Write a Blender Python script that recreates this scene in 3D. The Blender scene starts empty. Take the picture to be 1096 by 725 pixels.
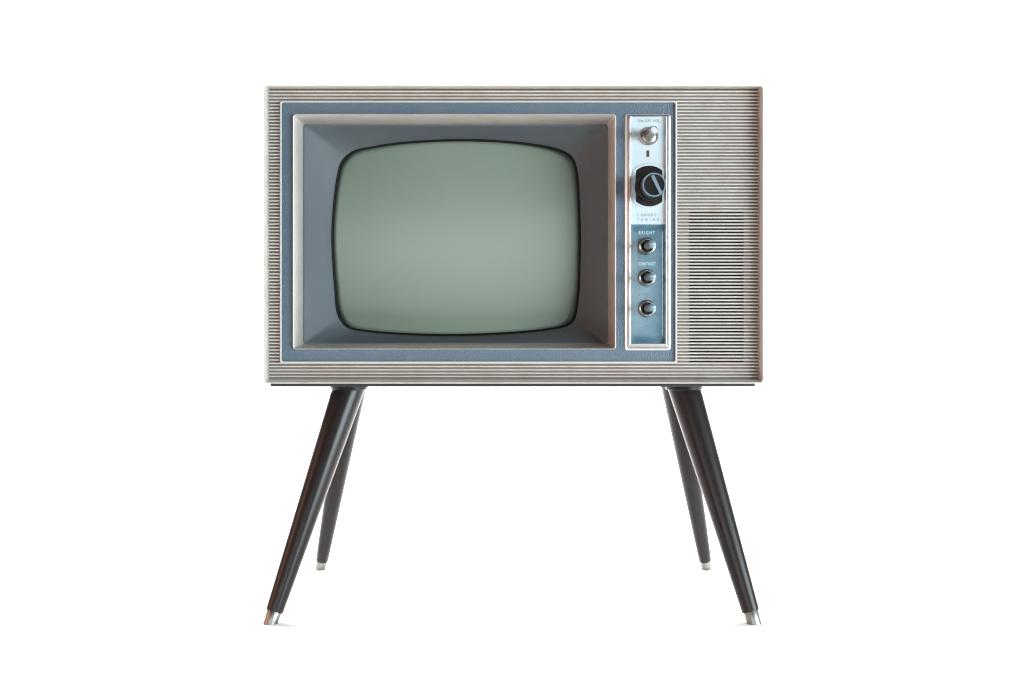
import bpy, bmesh, math
from mathutils import Vector, Matrix

scn = bpy.context.scene
col = scn.collection

# ------------------------------------------------------------------ camera
K = 0.00125          # metres per photo pixel on the front plane of the cabinet (y = 0)
D = 1.55             # camera distance to that plane
H = 0.4164           # camera height
CX, CY = 548.5, 330.0
cam = bpy.data.cameras.new("camera")
cam.sensor_width = 36.0
cam.lens = 36.0 * (D / K) / 1096.0
cam.shift_y = -32.5 / 1096.0
cam.shift_x = -0.5 / 1096.0
cam.clip_start, cam.clip_end = 0.05, 100.0
cam_o = bpy.data.objects.new("camera", cam)
col.objects.link(cam_o)
cam_o.location = (0, -D, H)
cam_o.rotation_euler = (math.radians(90), 0, 0)
scn.camera = cam_o

# ------------------------------------------------------------------ world, lamps, exposure
w = bpy.data.worlds.new("World")
scn.world = w
w.use_nodes = True
wb = w.node_tree.nodes["Background"]
wb.inputs[0].default_value = (0.62, 0.55, 0.52, 1)
wb.inputs[1].default_value = 0.10
scn.view_settings.view_transform = 'Standard'
scn.view_settings.look = 'None'
scn.view_settings.exposure = 0.0
scn.view_settings.gamma = 1.0
scn.cycles.use_denoising = True
scn.cycles.denoising_prefilter = 'ACCURATE'
scn.cycles.filter_width = 1.25
scn.cycles.sample_clamp_indirect = 4.0


def lamp(name, loc, target, sx, sy, power, color):
    l = bpy.data.lights.new(name, 'AREA')
    l.shape = 'RECTANGLE'
    l.size, l.size_y = sx, sy
    l.energy = power
    l.color = color
    o = bpy.data.objects.new(name, l)
    col.objects.link(o)
    o.location = loc
    d = Vector(target) - Vector(loc)
    o.rotation_euler = d.to_track_quat('-Z', 'Y').to_euler()
    return o


lamp("window_light", (2.50, -1.72, 0.56), (0, 0.05, 0.50), 2.2, 0.9, 215, (0.80, 0.94, 1.0))
lamp("warm_bounce", (-2.1, -0.62, 0.72), (0, 0.0, 0.50), 1.0, 0.7, 16.0, (1.0, 0.40, 0.20))
lamp("front_fill", (-0.60, -2.6, 0.50), (0, 0, 0.50), 2.6, 0.4, 28, (1.0, 0.98, 0.95))
lamp("sweep_light_a", (-2.3, 1.9, 2.5), (-0.3, -0.6, 0.0), 2.4, 1.4, 330, (1, 0.99, 0.97))
lamp("sweep_light_b", (2.3, 1.9, 2.5), (0.3, -0.6, 0.0), 2.4, 1.4, 330, (1, 0.99, 0.97))
lamp("sweep_light_c", (0.0, 1.1, 3.2), (0.0, 2.4, 0.2), 3.0, 0.6, 120, (1, 0.99, 0.97))


# ------------------------------------------------------------------ materials
def mat(name, base, rough=0.5, metal=0.0, spec=0.5, bump=None, var=None, coat=0.0):
    """bump = (kind, scale, strength, distance); var = (scale, amount, second colour)"""
    m = bpy.data.materials.new(name)
    m.use_nodes = True
    nt = m.node_tree
    p = nt.nodes["Principled BSDF"]
    p.inputs["Base Color"].default_value = (*base, 1)
    p.inputs["Roughness"].default_value = rough
    p.inputs["Metallic"].default_value = metal
    p.inputs["Specular IOR Level"].default_value = spec
    p.inputs["Coat Weight"].default_value = coat
    tc = nt.nodes.new("ShaderNodeTexCoord")
    if var:
        n = nt.nodes.new("ShaderNodeTexNoise")
        n.inputs["Scale"].default_value = var[0]
        n.inputs["Detail"].default_value = 6
        n.inputs["Roughness"].default_value = 0.65
        nt.links.new(tc.outputs["Object"], n.inputs["Vector"])
        r = nt.nodes.new("ShaderNodeMapRange")
        r.inputs["From Min"].default_value = 0.42
        r.inputs["From Max"].default_value = 0.72
        r.inputs["To Max"].default_value = var[1]
        nt.links.new(n.outputs["Fac"], r.inputs["Value"])
        mx = nt.nodes.new("ShaderNodeMix")
        mx.data_type = 'RGBA'
        mx.inputs["A"].default_value = (*base, 1)
        mx.inputs["B"].default_value = (*var[2], 1)
        nt.links.new(r.outputs["Result"], mx.inputs["Factor"])
        nt.links.new(mx.outputs["Result"], p.inputs["Base Color"])
    if bump:
        kind, sc, st, dist = bump
        if kind == 'voronoi':
            t = nt.nodes.new("ShaderNodeTexVoronoi")
            out = t.outputs["Distance"]
        else:
            t = nt.nodes.new("ShaderNodeTexNoise")
            t.inputs["Detail"].default_value = 4
            out = t.outputs["Fac"]
        t.inputs["Scale"].default_value = sc
        nt.links.new(tc.outputs["Object"], t.inputs["Vector"])
        b = nt.nodes.new("ShaderNodeBump")
        b.inputs["Strength"].default_value = st
        b.inputs["Distance"].default_value = dist
        nt.links.new(out, b.inputs["Height"])
        nt.links.new(b.outputs["Normal"], p.inputs["Normal"])
    return m


M = {}
M['plastic'] = mat('aged_cream_plastic', (0.415, 0.392, 0.362), 0.5, 0, 0.22, None, (45, 0.5, (0.32, 0.25, 0.20)))
M['backing'] = mat('taupe_shade_backing', (0.185, 0.152, 0.133), 0.6, 0, 0.15, None, (60, 0.4, (0.13, 0.088, 0.068)))  # darker than the ribs: shade of the grooves put into the colour
M['veneer'] = mat('brown_wood_veneer', (0.10, 0.062, 0.042), 0.5, 0, 0.3, None, (9, 0.6, (0.14, 0.09, 0.06)))
M['nut'] = mat('tarnished_steel_nut', (0.42, 0.39, 0.37), 0.26, 1.0, 0.5, None, (160, 0.8, (0.20, 0.14, 0.11)))
M['trim'] = mat('cream_trim', (0.40, 0.375, 0.36), 0.4, 0, 0.5, None, (70, 0.22, (0.38, 0.33, 0.29)))
M['vinyl'] = mat('blue_grained_vinyl', (0.062, 0.096, 0.130), 0.45, 0, 0.4, ('voronoi', 560, 0.75, 0.0008), (28, 0.45, (0.092, 0.11, 0.13)))
M['satin'] = mat('satin_silver_bezel', (0.46, 0.43, 0.40), 0.45, 0.6, 0.4, None, (30, 0.45, (0.38, 0.32, 0.27)))
M['chrome'] = mat('worn_chrome', (0.60, 0.60, 0.60), 0.33, 1.0, 0.5, None, (120, 0.4, (0.42, 0.38, 0.34)))
M['surround'] = mat('grey_screen_surround', (0.060, 0.070, 0.077), 0.6, 0, 0.22, None, (14, 0.3, (0.068, 0.069, 0.070)))
M['rubber'] = mat('black_rubber', (0.005, 0.005, 0.005), 0.6, 0, 0.1)
M['glass'] = mat('grey_green_picture_tube', (0.124, 0.158, 0.124), 0.43, 0, 0.85)
M['white_plate'] = mat('white_metal_plate', (0.39, 0.445, 0.47), 0.55, 0.0, 0.25, None, (60, 0.2, (0.31, 0.36, 0.38)))
M['blue_plate'] = mat('glossy_blue_plate', (0.050, 0.110, 0.145), 0.22, 0.1, 0.5, ('noise', 60, 0.12, 0.001), (45, 0.35, (0.16, 0.26, 0.31)))
M['black'] = mat('black_bakelite', (0.006, 0.0055, 0.0055), 0.34, 0, 0.14, None, (90, 0.5, (0.015, 0.012, 0.010)))
M['knob_line'] = mat('blue_grey_knob_marking', (0.10, 0.15, 0.185), 0.4, 0.2, 0.5)
M['dull_metal'] = mat('dull_grey_metal', (0.30, 0.285, 0.27), 0.36, 0.85, 0.5, None, (200, 0.6, (0.25, 0.20, 0.17)))
M['teal_shaft'] = mat('grey_teal_shaft', (0.14, 0.205, 0.235), 0.28, 0.2, 0.5)
M['dark_text'] = mat('dark_printed_letters', (0.08, 0.10, 0.12), 0.6)
M['light_text'] = mat('light_printed_letters', (0.34, 0.45, 0.49), 0.5)
M['faded_text'] = mat('faded_raised_letters', (0.055, 0.12, 0.16), 0.35)
M['window_red'] = mat('dark_red_indicator', (0.06, 0.03, 0.035), 0.3)
M['cloth'] = mat('black_speaker_cloth', (0.003, 0.005, 0.009), 0.9, 0, 0.1)
M['board'] = mat('black_board', (0.012, 0.014, 0.016), 0.5, 0, 0.4)
M['hardboard'] = mat('brown_hardboard', (0.09, 0.055, 0.035), 0.7, 0, 0.3, ('noise', 300, 0.2, 0.001), (30, 0.5, (0.06, 0.035, 0.02)))
M['leg'] = mat('dark_brown_leg_finish', (0.010, 0.0078, 0.0078), 0.29, 0, 0.19, ('noise', 120, 0.10, 0.0006), (150, 0.5, (0.018, 0.0135, 0.0125)))
M['collar'] = mat('black_collar', (0.008, 0.0085, 0.009), 0.28, 0, 0.22)
M['ferrule'] = mat('brushed_steel_tip', (0.20, 0.197, 0.185), 0.38, 1.0, 0.5, None, (150, 0.3, (0.15, 0.135, 0.12)))
M['paper'] = mat('white_paper_sweep', (0.91, 0.91, 0.91), 0.9, 0, 0.1)

# ------------------------------------------------------------------ helpers


def P(px, py, y=0.0):
    """real position of a point measured in the photo that lies y metres behind the front plane"""
    s = K * (D + y) / D
    return Vector(((px - CX) * s, y, H + (CY - py) * s))


def S(n, y=0.0):
    return n * K * (D + y) / D


ROOT = bpy.data.objects.new("television", None)
ROOT.empty_display_size = 0.1
ROOT.location = (0.0, 0.14, 0.0)
col.objects.link(ROOT)
ROOT["label"] = "vintage cream television set with grey green screen on four splayed dark legs"
ROOT["category"] = "television"
OFF = ROOT.location.copy()


def finish(name, bm, m, parent=ROOT, angle=35, smooth=True):
    bmesh.ops.remove_doubles(bm, verts=bm.verts, dist=1e-6)
    bmesh.ops.recalc_face_normals(bm, faces=bm.faces)
    me = bpy.data.meshes.new(name)
    bm.to_mesh(me)
    bm.free()
    if parent is not None:
        me.transform(Matrix.Translation(-OFF))
    if smooth:
        me.shade_smooth()
        me.set_sharp_from_angle(angle=math.radians(angle))
    me.materials.append(m)
    o = bpy.data.objects.new(name, me)
    col.objects.link(o)
    if parent is not None:
        o.parent = parent
    return o


def rrect(l, r, t, b, rad, y, n=6):
    """rounded rectangle from photo pixels at depth y, as real points"""
    A, B = P(l, t, y), P(r, b, y)
    return rrect_real(A.x, B.x, A.z, B.z, S(rad, y), y, n)


def rrect_real(x0, x1, z1, z0, rad, y, n=6):
    pts = []
    for cx, cz, a0 in ((x1 - rad, z1 - rad, 0), (x0 + rad, z1 - rad, 90), (x0 + rad, z0 + rad, 180), (x1 - rad, z0 + rad, 270)):
        for i in range(n + 1):
            a = math.radians(a0 + 90 * i / n)
            pts.append(Vector((cx + rad * math.cos(a), y, cz + rad * math.sin(a))))
    return pts


def loft(bm, loops, cap0=False, cap1=False, closed=False):
    vs = [[bm.verts.new(p) for p in lp] for lp in loops]
    n = len(vs[0])
    rng = range(len(vs) if closed else len(vs) - 1)
    for i in rng:
        a, b = vs[i], vs[(i + 1) % len(vs)]
        for k in range(n):
            bm.faces.new((a[k], a[(k + 1) % n], b[(k + 1) % n], b[k]))
    if cap0:
        bm.faces.new(vs[0])
    if cap1:
        bm.faces.new(vs[-1])
    return vs


def box(bm, x0, x1, y0, y1, z0, z1):
    v = [bm.verts.new((x, y, z)) for x in (x0, x1) for y in (y0, y1) for z in (z0, z1)]
    for f in ((0, 1, 3, 2), (4, 6, 7, 5), (0, 4, 5, 1), (2, 3, 7, 6), (0, 2, 6, 4), (1, 5, 7, 3)):
        bm.faces.new([v[i] for i in f])


def lathe(bm, base, tip, prof, n=40, cap=True):
    """prof = [(t along base->tip in metres, radius)]"""
    ax = (tip - base).normalized()
    u = ax.orthogonal().normalized()
    if abs(ax.y) > 0.5:
        u = (Vector((0, 0, 1)) - ax * ax.z).normalized()
    v = ax.cross(u)
    loops = []
    for t, r in prof:
        c = base + ax * t
        loops.append([c + (u * math.cos(2 * math.pi * k / n) + v * math.sin(2 * math.pi * k / n)) * r for k in range(n)])
    return loft(bm, loops, cap, cap)


# ------------------------------------------------------------------ the setting: a white paper sweep
bm = bmesh.new()
prof = [(-0.62, 0.0), (1.9, 0.0)]
for i in range(1, 13):
    a = math.radians(90 * i / 12)
    prof.append((1.9 + 1.2 * math.sin(a), 1.2 - 1.2 * math.cos(a)))
prof.append((3.1, 4.2))
lo = [[(x, y, z) for y, z in prof] for x in (-5.0, 5.0)]
va = [bm.verts.new(p) for p in lo[0]]
vb = [bm.verts.new(p) for p in lo[1]]
for i in range(len(prof) - 1):
    bm.faces.new((va[i], vb[i], vb[i + 1], va[i + 1]))
g = finish("floor", bm, M['paper'], None, 60)
g["kind"] = "structure"
g["label"] = "plain white floor curving up into a white backdrop"

# ------------------------------------------------------------------ cabinet
OUT = (281.8, 817.6, 91.0, 410.8)
A, B = P(OUT[0], OUT[2], 0), P(OUT[1], OUT[3], 0)
bm = bmesh.new()


def shell(inset, y, rad):
    return rrect_real(A.x + inset, B.x - inset, A.z - inset, B.z + inset, rad, y)


inner = lambda y: rrect(288.0, 810.8, 96.4, 404.4, 1.0, y)
loops = [shell(0.010, 0.355, 0.010), shell(0.004, 0.355, 0.008), shell(0.0, 0.349, 0.006), shell(0, 0.0012, 0.0055), shell(0.0002, 0.0004, 0.0053), shell(0.0006, 0.0, 0.005),
         shell(0.0013, 0.0, 0.0044), shell(0.0017, 0.0003, 0.0040), shell(0.0020, 0.0010, 0.0036), inner(0.0192), inner(0.021)]
# close the shell to an inner wall so the plastic has thickness
loops += [rrect_real(A.x + 0.008, B.x - 0.008, A.z - 0.008, B.z + 0.008, 0.003, 0.024), shell(0.010, 0.340, 0.008)]
loft(bm, loops, closed=True)
cab = finish("cabinet", bm, M['plastic'], angle=50)
cab.data.materials.append(M['veneer'])          # the case behind the moulded front is wood veneer
for f in cab.data.polygons:
    ys = [cab.data.vertices[i].co.y + OFF.y for i in f.vertices]
    c = f.center + OFF
    if min(ys) > 0.001 and (c.x < A.x + 0.005 or c.x > B.x - 0.005 or c.z > A.z - 0.005 or c.z < B.z + 0.005) and abs(f.normal.y) < 0.3:
        if max(ys) > 0.30:
            f.material_index = 1

bm = bmesh.new()
loft(bm, [shell(0.009, 0.347, 0.009), shell(0.009, 0.358, 0.009), shell(0.04, 0.366, 0.02), shell(0.09, 0.41, 0.03), shell(0.10, 0.415, 0.03)], True, True)
finish("back_cover", bm, M['hardboard'])

bm = bmesh.new()
a, b = P(289.2, 410.6, 0.02), P(808.2, 414.2, 0.02)
loft(bm, [rrect_real(a.x, b.x, B.z - 0.0004, b.z, 0.0006, 0.02, 2), rrect_real(a.x, b.x, B.z - 0.0004, b.z, 0.0006, 0.34, 2)], True, True)
finish("base_board", bm, M['board'])
BASE_Z = b.z

# ------------------------------------------------------------------ ribbed front
RF, RB = 0.0122, 0.0190       # front of ribs, bottom of grooves
PITCH = (403.2 - 97.9) / 86


def rib(bm, x0, x1, zc, ha=0.00106):
    """half-round moulding running along x"""
    sec = [(-ha - 0.00045, RB + 0.0004), (-ha - 0.0002, RB - 0.0006), (-ha, RF + 0.0011), (-ha * 0.72, RF + 0.0003), (-ha * 0.3, RF), (ha * 0.3, RF), (ha * 0.72, RF + 0.0003), (ha, RF + 0.0011), (ha + 0.0002, RB - 0.0006), (ha + 0.00045, RB + 0.0004)]
    loft(bm, [[Vector((x, y, zc + z)) for z, y in sec] for x in (x0, x1)], True, True)


def px_x(px, y=RF):
    return P(px, 0, y).x


def px_z(py, y=RF):
    return P(0, py, y).z


front, grille, backing, gbacking = (bmesh.new() for _ in range(4))
XL, XR = px_x(288.0, RB) - 0.0004, px_x(810.8, RB) + 0.0004
FL, FR = px_x(300.4), px_x(723.2)      # where the trim covers the rib ends
SL, SR = px_x(738.0), px_x(797.2)      # slotted area
slot_top, slot_bot = 225.6, 388.2
for i in range(87):
    py = 97.9 + PITCH * i
    z = px_z(py)
    if 109.5 < py < 388.0:
        rib(front, XL, FL, z)
        rib(grille if slot_top - 1 < py < slot_bot + 1 else front, FR, XR, z)
    else:
        rib(front, XL, XR, z)
zt, zb = px_z(96.4, RB) + 0.0003, px_z(404.4, RB) - 0.0003
z1, z2, z3, z4 = px_z(109.8), px_z(slot_top), px_z(slot_bot), px_z(388.0)
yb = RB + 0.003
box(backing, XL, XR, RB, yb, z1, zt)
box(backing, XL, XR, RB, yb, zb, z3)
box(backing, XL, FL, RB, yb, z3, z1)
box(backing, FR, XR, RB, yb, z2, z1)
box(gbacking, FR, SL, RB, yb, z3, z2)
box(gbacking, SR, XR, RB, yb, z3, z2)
fp = finish("front_panel", front, M['plastic'], angle=50)
gr = finish("speaker_grille", grille, M['plastic'], angle=50)
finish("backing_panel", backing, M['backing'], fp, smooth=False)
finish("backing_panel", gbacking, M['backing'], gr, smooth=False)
gr["label"] = "ribbed grille with open dark slots between the ribs"
bm = bmesh.new()
box(bm, SL - 0.004, SR + 0.004, 0.034, 0.036, z3 - 0.004, z2 + 0.004)
finish("speaker_cloth", bm, M['cloth'], gr, smooth=False)

# ------------------------------------------------------------------ blue faceplate and its cream trim
PY = 0.0138
bez_o = lambda y, d=0.0, rad=3.0: rrect(313.4 + d, 659.4 - d, 122.2 + d, 374.2 - d, rad, y)
bm = bmesh.new()
# the plate is a ring: opening hidden under the bezel
loft(bm, [rrect(300.5, 723.2, 109.3, 388.0, 2.5, PY + 0.003), rrect(300.5, 723.2, 109.3, 388.0, 2.5, PY), bez_o(PY, 0.7), bez_o(PY + 0.003, 0.7)], closed=True)
face = finish("faceplate", bm, M['vinyl'])
bm = bmesh.new()
o_ = lambda y, d: rrect(299.4 + d, 724.6 - d, 108.0 + d, 389.0 - d, 2.2, y)
loft(bm, [o_(0.0165, 0), o_(0.0112, 0), o_(0.0106, 0.35), o_(0.0104, 0.9), o_(0.0106, 1.5), o_(0.0112, 1.9), o_(0.0150, 2.1)], closed=True)
finish("faceplate_trim", bm, M['trim'], face, angle=60)

# ------------------------------------------------------------------ screen bezel, surround, tube
bm = bmesh.new()
BY = 0.0095
bi = lambda y, rad: rrect(324.2, 650.6, 133.4, 368.4, rad, y)
loft(bm, [bez_o(PY + 0.004, 0, 3.2), bez_o(BY + 0.0006, 0, 3.2), bez_o(BY + 0.0001, 0.25, 3.0), bez_o(BY, 0.6, 2.8), bez_o(BY + 0.0004, 1.05, 2.6),
          bi(BY + 0.032, 3.0), bi(BY + 0.037, 3.0), rrect(318, 655, 128, 371, 3, BY + 0.040)], closed=True)
finish("screen_bezel", bm, M['satin'], angle=40)

OUTL = [(488, 149.4), (540, 151.0), (576, 155.0), (600, 160.6), (612.3, 168.0), (617.6, 182), (620.6, 220), (621.3, 272), (619.2, 320), (614.4, 343), (607, 348.9), (584, 353.6), (548, 357.2), (492, 359.6), (440, 358.8), (392, 355), (371, 350.3),
        (361.6, 338), (357.8, 308), (354.9, 260), (355.6, 232), (360.4, 190), (365.5, 173), (377, 162.4), (400, 156.8), (430, 152.5)]


def spline(pts, per=12):
    n, out = len(pts), []
    for i in range(n):
        p0, p1, p2, p3 = (Vector((*pts[(i + k) % n], 0)) for k in (-1, 0, 1, 2))
        # centripetal Catmull-Rom
        t0 = 0
        t1 = t0 + (p1 - p0).length ** 0.5
        t2 = t1 + (p2 - p1).length ** 0.5
        t3 = t2 + (p3 - p2).length ** 0.5
        for k in range(per):
            t = t1 + (t2 - t1) * k / per
            a1 = p0 * ((t1 - t) / (t1 - t0)) + p1 * ((t - t0) / (t1 - t0))
            a2 = p1 * ((t2 - t) / (t2 - t1)) + p2 * ((t - t1) / (t2 - t1))
            a3 = p2 * ((t3 - t) / (t3 - t2)) + p3 * ((t - t2) / (t3 - t2))
            b1 = a1 * ((t2 - t) / (t2 - t0)) + a2 * ((t - t0) / (t2 - t0))
            b2 = a2 * ((t3 - t) / (t3 - t1)) + a3 * ((t - t1) / (t3 - t1))
            c = b1 * ((t2 - t) / (t2 - t1)) + b2 * ((t - t1) / (t2 - t1))
            out.append((c.x, c.y))
    return out


C0 = (488.0, 254.0)
curve = spline(OUTL, 16)


def ray(poly, a):
    """distance from C0 to the polygon along angle a"""
    dx, dy = math.cos(a), math.sin(a)
    best = 0
    n = len(poly)
    for i in range(n):
        x1, y1 = poly[i][0] - C0[0], poly[i][1] - C0[1]
        x2, y2 = poly[(i + 1) % n][0] - C0[0], poly[(i + 1) % n][1] - C0[1]
        ex, ey = x2 - x1, y2 - y1
        den = dx * ey - dy * ex
        if abs(den) < 1e-9:
            continue
        t = (x1 * ey - y1 * ex) / den
        s = (x1 * dy - y1 * dx) / den
        if -1e-6 <= s <= 1 + 1e-6 and t > best:
            best = t
    return best


def rect_poly(l, r, t, b, rad, n=10):
    pts = []
    for cx, cy, a0 in ((r - rad, b - rad, 0), (l + rad, b - rad, 90), (l + rad, t + rad, 180), (r - rad, t + rad, 270)):
        for i in range(n + 1):
            a = math.radians(a0 + 90 * i / n)
            pts.append((cx + rad * math.cos(a), cy + rad * math.sin(a)))
    return pts


NA = 360
ANG = [2 * math.pi * i / NA for i in range(NA)]
# a few exact angles at the rectangle's corner arcs
ANG = sorted(set(ANG + [math.atan2(y - C0[1], x - C0[0]) % (2 * math.pi) for x, y in rect_poly(324.2, 650.6, 133.4, 368.4, 3)]))
R_IN = [ray(curve, a) for a in ANG]
R_OUT = [ray(rect_poly(324.2, 650.6, 133.4, 368.4, 3.0), a) for a in ANG]
R_BACK = [ray(rect_poly(321, 654, 130, 371, 3.0), a) for a in ANG]


def polar(rs, y, d=0.0):
    return [P(C0[0] + (r + d) * math.cos(a), C0[1] + (r + d) * math.sin(a), y) for r, a in zip(rs, ANG)]


YS0, YS1 = BY + 0.0325, 0.076
bm = bmesh.new()
mid = lambda f: [o * (1 - f) + i * f for o, i in zip(R_OUT, R_IN)]
loft(bm, [polar(R_BACK, YS0 + 0.004), polar(R_OUT, YS0, 0.6), polar(R_OUT, YS0, -0.8), polar(mid(0.03), YS0 + 0.0005, -1.2), polar(mid(0.25), YS0 + 0.25 * (YS1 - YS0), -0.9), polar(mid(0.5), YS0 + 0.5 * (YS1 - YS0), -0.4), polar(mid(0.75), YS0 + 0.75 * (YS1 - YS0), 0),
          polar(mid(0.955), YS0 + 0.955 * (YS1 - YS0), 0), polar(R_IN, YS1, 0.6), polar(R_IN, YS1 + 0.002, 0.2), polar(R_IN, YS1 + 0.006, 0.6)])
sur = finish("screen_surround", bm, M['surround'], angle=30)
bm = bmesh.new()
loft(bm, [polar(R_IN, YS1 + 0.003, 0.8), polar(R_IN, YS1 + 0.0016, -0.2), polar(R_IN, YS1 + 0.002, -1.2), polar(R_IN, YS1 + 0.006, -2.2), polar(R_IN, YS1 + 0.030, -2.4)])
finish("gasket", bm, M['rubber'], sur, angle=60)

bm = bmesh.new()
YE = YS1 + 0.007
BULGE = 0.016
rings = []
NR = 26
SA, SB = S(131.0, YE), S(104.0, YE)
SC = P(C0[0], C0[1], YE)
for i in range(NR + 1):
    f = 1.0 - i / NR * 0.985
    rings.append([P(C0[0] + (r - 1.2) * f * math.cos(a), C0[1] + (r - 1.2) * f * math.sin(a), YE) for r, a in zip(R_IN, ANG)])
    for p in rings[-1]:        # one smooth shallow dome, whatever the outline
        p.y = YE - BULGE * (1 - ((p.x - SC.x) / SA) ** 2 - ((p.z - SC.z) / SB) ** 2)
back = [p + Vector((0, 0.02, 0)) for p in rings[0]]
loft(bm, [back] + rings, False, True)
finish("screen", bm, M['glass'], angle=80)

# ------------------------------------------------------------------ control panel
bm = bmesh.new()
cp = lambda y, l, r, t, b, rad: rrect(l, r, t, b, rad, y)
RY = 0.0070
loft(bm, [cp(PY + 0.002, 668.6, 717.6, 122.0, 375.0, 3.0), cp(PY - 0.0008, 668.6, 717.6, 122.0, 375.0, 3.0), cp(PY - 0.0012, 669.2, 717.0, 122.5, 374.3, 2.6),
          cp(PY - 0.0012, 671.0, 716.2, 123.0, 373.4, 2.0), cp(RY + 0.0003, 674.0, 713.6, 124.2, 368.9, 0.8), cp(RY, 674.4, 713.2, 124.5, 368.5, 0.7), cp(RY + 0.0004, 674.9, 712.6, 124.9, 368.1, 0.6),
          cp(PY + 0.003, 675.2, 712.3, 125.2, 367.8, 0.5)], closed=True)
frame = finish("control_frame", bm, M['chrome'], angle=20)
frame["label"] = "narrow chrome frame round the controls"

WY = 0.0110
bm = bmesh.new()
loft(bm, [cp(PY + 0.002, 674.6, 712.9, 124.6, 240.4, 0.5), cp(WY + 0.0006, 674.6, 712.9, 124.6, 240.4, 0.5), cp(WY, 675.4, 712.2, 125.2, 239.8, 0.5)], True, True)
plate = finish("control_plate", bm, M['white_plate'], angle=20)
plate["label"] = "white upper control plate"
LY = 0.0128
bm = bmesh.new()
loft(bm, [cp(PY + 0.002, 674.6, 712.9, 240.6, 368.4, 0.5), cp(LY, 674.6, 712.9, 240.6, 368.4, 0.5), cp(LY, 677.4, 710.6, 244.0, 364.4, 3.0), cp(LY - 0.0008, 679.0, 709.0, 245.8, 362.4, 3.0), cp(LY - 0.0010, 681.0, 707.0, 248, 360, 3.0)], True, True)
lplate = finish("lower_control_plate", bm, M['blue_plate'], angle=60)
lplate["label"] = "glossy blue lower control plate"


def lettering(text, x0, x1, yc, hpx, y, m, parent, spacing=1.35):
    cu = bpy.data.curves.new("lettering", 'FONT')
    cu.body = text
    cu.size = 1.0
    cu.space_character = spacing
    cu.extrude = 0.02
    cu.offset = 0.012
    tmp = bpy.data.objects.new("lettering", cu)
    col.objects.link(tmp)
    dg = bpy.context.evaluated_depsgraph_get()
    me = bpy.data.meshes.new_from_object(tmp.evaluated_get(dg))
    bpy.data.objects.remove(tmp)
    xs = [v.co.x for v in me.vertices]
    ys = [v.co.y for v in me.vertices]
    a, b = P(x0, yc + hpx / 2, y), P(x1, yc - hpx / 2, y)
    for v in me.vertices:
        u = (v.co.x - min(xs)) / (max(xs) - min(xs))
        t = (v.co.y - min(ys)) / (max(ys) - min(ys))
        v.co = Vector((a.x + (b.x - a.x) * u, y - (0.00012 if v.co.z > 0 else -0.0002), a.z + (b.z - a.z) * t)) - OFF
    me.materials.append(m)
    o = bpy.data.objects.new("lettering", me)
    col.objects.link(o)
    o.parent = parent
    return o


lettering("ON-OFF VOL", 682.4, 706.2, 129.5, 3.0, WY, M['dark_text'], plate)
lettering("CHANNEL", 682.2, 705.2, 230.2, 3.2, WY, M['dark_text'], plate, 1.9)
lettering("TUNING", 682.2, 705.2, 235.2, 3.0, WY, M['dark_text'], plate, 2.4)
lettering("BRIGHT", 683.8, 700.8, 249.2, 3.8, LY - 0.0010, M['light_text'], lplate, 1.5)
lettering("CONTRAST", 683.2, 701.8, 282.6, 3.4, LY - 0.0010, M['light_text'], lplate, 1.2)
lettering("V HOLD", 683.6, 701.6, 315.8, 3.8, LY - 0.0010, M['faded_text'], lplate, 1.4)

bm = bmesh.new()
loft(bm, [cp(WY + 0.001, 691.9, 695.0, 161.2, 168.2, 0.4), cp(WY - 0.0003, 691.9, 695.0, 161.2, 168.2, 0.4)], True, True)
finish("indicator_window", bm, M['window_red'], plate)


def clipped(cx, cy, r, hw, y, n=64):
    """circle cut off by two upright sides"""
    pts = []
    for k in range(n):
        a = 2 * math.pi * k / n
        x, z = r * math.cos(a), r * math.sin(a)
        x = max(-hw, min(hw, x))
        pts.append(P(cx + x, cy - z, y))
    return pts


bm = bmesh.new()
CC = (694.6, 199.3)
loft(bm, [clipped(*CC, 24.2, 17.2, WY + 0.0005), clipped(*CC, 24.2, 17.2, WY - 0.0007), clipped(*CC, 23.6, 16.6, WY - 0.0011), clipped(*CC, 22.0, 14.4, WY - 0.0009), clipped(*CC, 21.6, 13.8, WY - 0.0002)], True)
finish("dial_surround", bm, M['white_plate'], plate, angle=25)
bm = bmesh.new()
loft(bm, [clipped(*CC, 22.2, 14.6, WY + 0.0003), clipped(*CC, 22.2, 14.6, WY - 0.00045), clipped(*CC, 21.0, 13.0, WY - 0.0005)], True, True)
finish("dial_plate", bm, M['black'], plate, angle=25)


# --- knobs; each runs from its seat on the plate to a measured tip
def knob(name, base, tip, parts, mats, parent=ROOT):
    """parts: list of (part name, profile); the first is the knob itself"""
    root = None
    for (n, prof), m in zip(parts, mats):
        bm = bmesh.new()
        lathe(bm, base, tip, prof)
        o = finish(n, bm, m, ROOT if root is None else root, angle=35)
        root = root or o
    return root


vb, vt = P(694.6, 145.9, WY), P(699.5, 138.9, -0.026)
L = (vt - vb).length
q = lambda n: S(n)
vk = knob("volume_knob", vb, vt,
          [("volume_knob", [(0.004, q(4.4)), (L * 0.55, q(4.9)), (L * 0.97, q(4.6)), (L, q(3.9)), (L + 0.0004, q(3.2)), (L + 0.0001, q(0.5))]),
           ("collar", [(-0.001, q(10.0)), (0.0016, q(10.0)), (0.0024, q(9.5)), (0.0024, q(8.6)), (0.0012, q(7.4)), (0.0020, q(5.6)), (0.006, q(5.0)), (0.008, q(3.0))])],
          [M['dull_metal'], M['dull_metal']])
bm = bmesh.new()
lathe(bm, vb, vt, [(L + 0.0002, q(3.3)), (L + 0.0008, q(3.1)), (L + 0.0011, q(2.0)), (L + 0.0012, q(0.3))])
finish("knob_cap", bm, M['white_plate'], vk)

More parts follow.
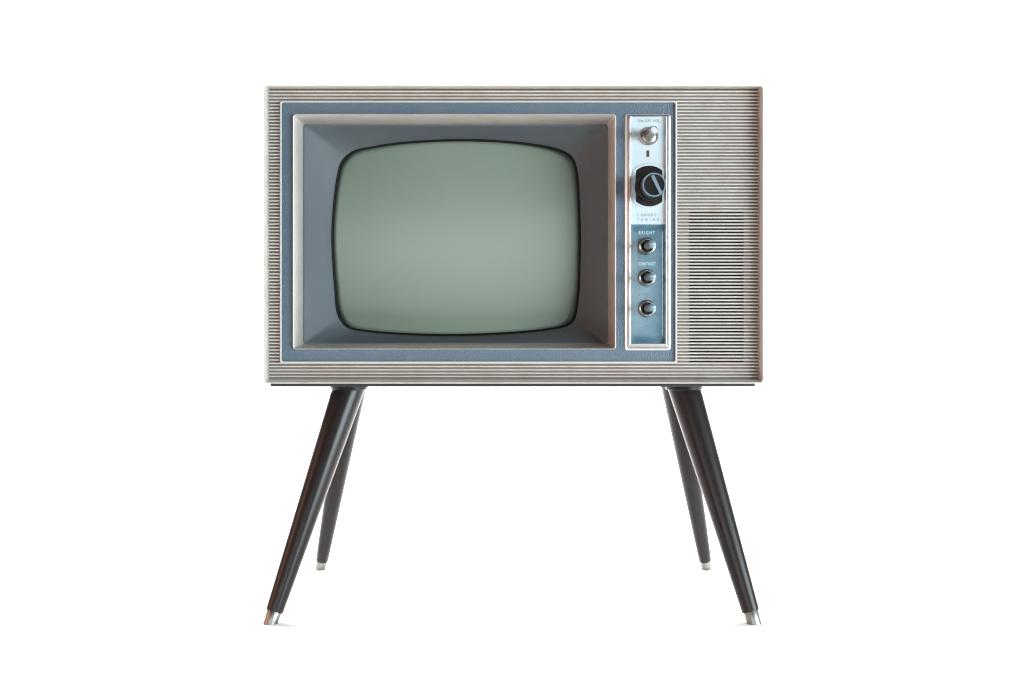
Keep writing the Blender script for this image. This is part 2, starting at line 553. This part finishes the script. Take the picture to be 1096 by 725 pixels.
cb, ct = P(694.6, 200.6, WY), P(700.2, 197.9, -0.028)
L = (ct - cb).length
ck = knob("channel_knob", cb, ct,
          [("channel_knob", [(0.010, q(13.0)), (L * 0.72, q(12.7)), (L * 0.95, q(12.4)), (L, q(12.2)), (L, q(11.2)), (L - 0.0012, q(10.8)), (L - 0.0014, q(0.5))]),
           ("tuning_ring", [(0.0005, q(15.8)), (0.006, q(15.6)), (0.0135, q(15.2)), (0.0145, q(14.6)), (0.0150, q(10))])],
          [M['black'], M['black']])
bm = bmesh.new()
lathe(bm, cb, ct, [(L - 0.0004, q(12.55)), (L + 0.0004, q(12.4)), (L + 0.0004, q(11.2)), (L - 0.0006, q(10.9))], n=64, cap=False)
finish("knob_rim", bm, M['knob_line'], ck)
# raised pointer bar across the face
ax = (ct - cb).normalized()
up = (Vector((0, 0, 1)) - ax * ax.z).normalized()
rt = up.cross(ax) * -1
if rt.x < 0:
    rt = -rt
bm = bmesh.new()
d_ = (up * math.cos(math.radians(-26)) - rt * math.sin(math.radians(26)) * 1.0).normalized()
d_ = (up * 0.90 - rt * 0.435).normalized()
n_ = d_.cross(ax).normalized()
c_ = ct - ax * 0.0018 + rt * q(2.6) + up * q(0.3)
sec = [(-2.1, 0), (-1.7, 0.0032), (1.7, 0.0032), (2.1, 0)]
loft(bm, [[c_ + d_ * q(e) + n_ * q(s * k) + ax * h for s, h in sec] for e, k in ((10.6, 1.0), (-10.6, 0.9))], True, True)
finish("pointer", bm, M['knob_line'], ck, angle=20)

for k, (bx, by, tx, ty, lab) in enumerate(((692.0, 263.8, 698.4, 261.4, None), (692.0, 297.4, 698.6, 296.0, None), (692.2, 330.4, 698.6, 329.2, None))):
    b_, t_ = P(bx, by, LY - 0.001), P(tx, ty, -0.022)
    L = (t_ - b_).length
    ks = knob("control_knob", b_, t_,
              [("control_knob", [(0.001, q(3.6)), (L * 0.6, q(4.0)), (L * 0.9, q(4.1)), (L, q(3.8)), (L + 0.0010, q(2.8)), (L + 0.0014, q(0.4))]),
               ("mounting_nut", [(-0.001, q(9.6)), (0.0030, q(9.4)), (0.0046, q(8.6)), (0.0050, q(7.6)), (0.0044, q(6.6)), (0.0004, q(6.2)), (0.0002, q(2.0))])],
              [M['teal_shaft'], M['nut']])
    bm = bmesh.new()
    lathe(bm, b_, t_, [(0.0005, q(6.2)), (0.0030, q(6.0)), (0.0034, q(3.0))])
    finish("bushing", bm, M['rubber'], ks)

# ------------------------------------------------------------------ legs


def leg(top_px, top_y, foot_px, foot_y, r_top, r_bot, r_tip):
    top = Vector(((top_px - CX) * K * (D + top_y) / D, top_y, BASE_Z))
    foot = Vector(((foot_px - CX) * K * (D + foot_y) / D, foot_y, 0.0))
    L = (foot - top).length
    prof = [(-0.02, r_top), (0.0, r_top)]
    tipL = 0.0165
    for i in range(1, 15):
        f = i / 14
        prof.append((f * (L - tipL), r_top + (r_bot - r_top) * f))
    prof += [(L - tipL + 0.0006, r_bot * 0.96), (L - tipL + 0.001, r_bot * 0.8)]
    bm = bmesh.new()
    lathe(bm, top, foot, prof, n=48)
    for v in bm.verts:           # cut flush with the base board
        v.co.z = min(v.co.z, BASE_Z + 0.001)
    lg = finish("leg", bm, M['leg'])
    bm = bmesh.new()
    lathe(bm, top, foot, [(L - tipL - 0.003, r_tip * 0.9), (L - tipL + 0.0004, r_tip * 1.08), (L - 0.004, r_tip * 1.0), (L + 0.015, r_tip * 0.97)], n=40)
    # the ferrule is cut flat where it stands on the floor
    r = bmesh.ops.bisect_plane(bm, geom=bm.verts[:] + bm.edges[:] + bm.faces[:], plane_co=(0, 0, 0.0), plane_no=(0, 0, -1), clear_outer=True)
    cut = [e for e in r["geom_cut"] if isinstance(e, bmesh.types.BMEdge)]
    bmesh.ops.contextual_create(bm, geom=cut)
    finish("metal_tip", bm, M['ferrule'], lg)
    # round mounting collar under the base board
    bm = bmesh.new()
    c = Vector((top.x + (foot.x - top.x) * 0.012, top.y, BASE_Z + 0.001))
    rc = r_top * 1.16
    lathe(bm, c, c + Vector((0, 0, -1)), [(0, rc), (0.0075, rc * 0.985), (0.0085, rc * 0.95), (0.0088, rc * 0.7)], n=48)
    finish("collar", bm, M['collar'], lg)


leg(374.6, 0.075, 289.4, -0.020, 0.0226, 0.0116, 0.0092)
leg(731.2, 0.075, 807.4, -0.020, 0.0226, 0.0116, 0.0092)
leg(379.5, 0.215, 342.9, 0.297, 0.0210, 0.0100, 0.0083)
leg(720.5, 0.215, 756.4, 0.297, 0.0210, 0.0100, 0.0083)
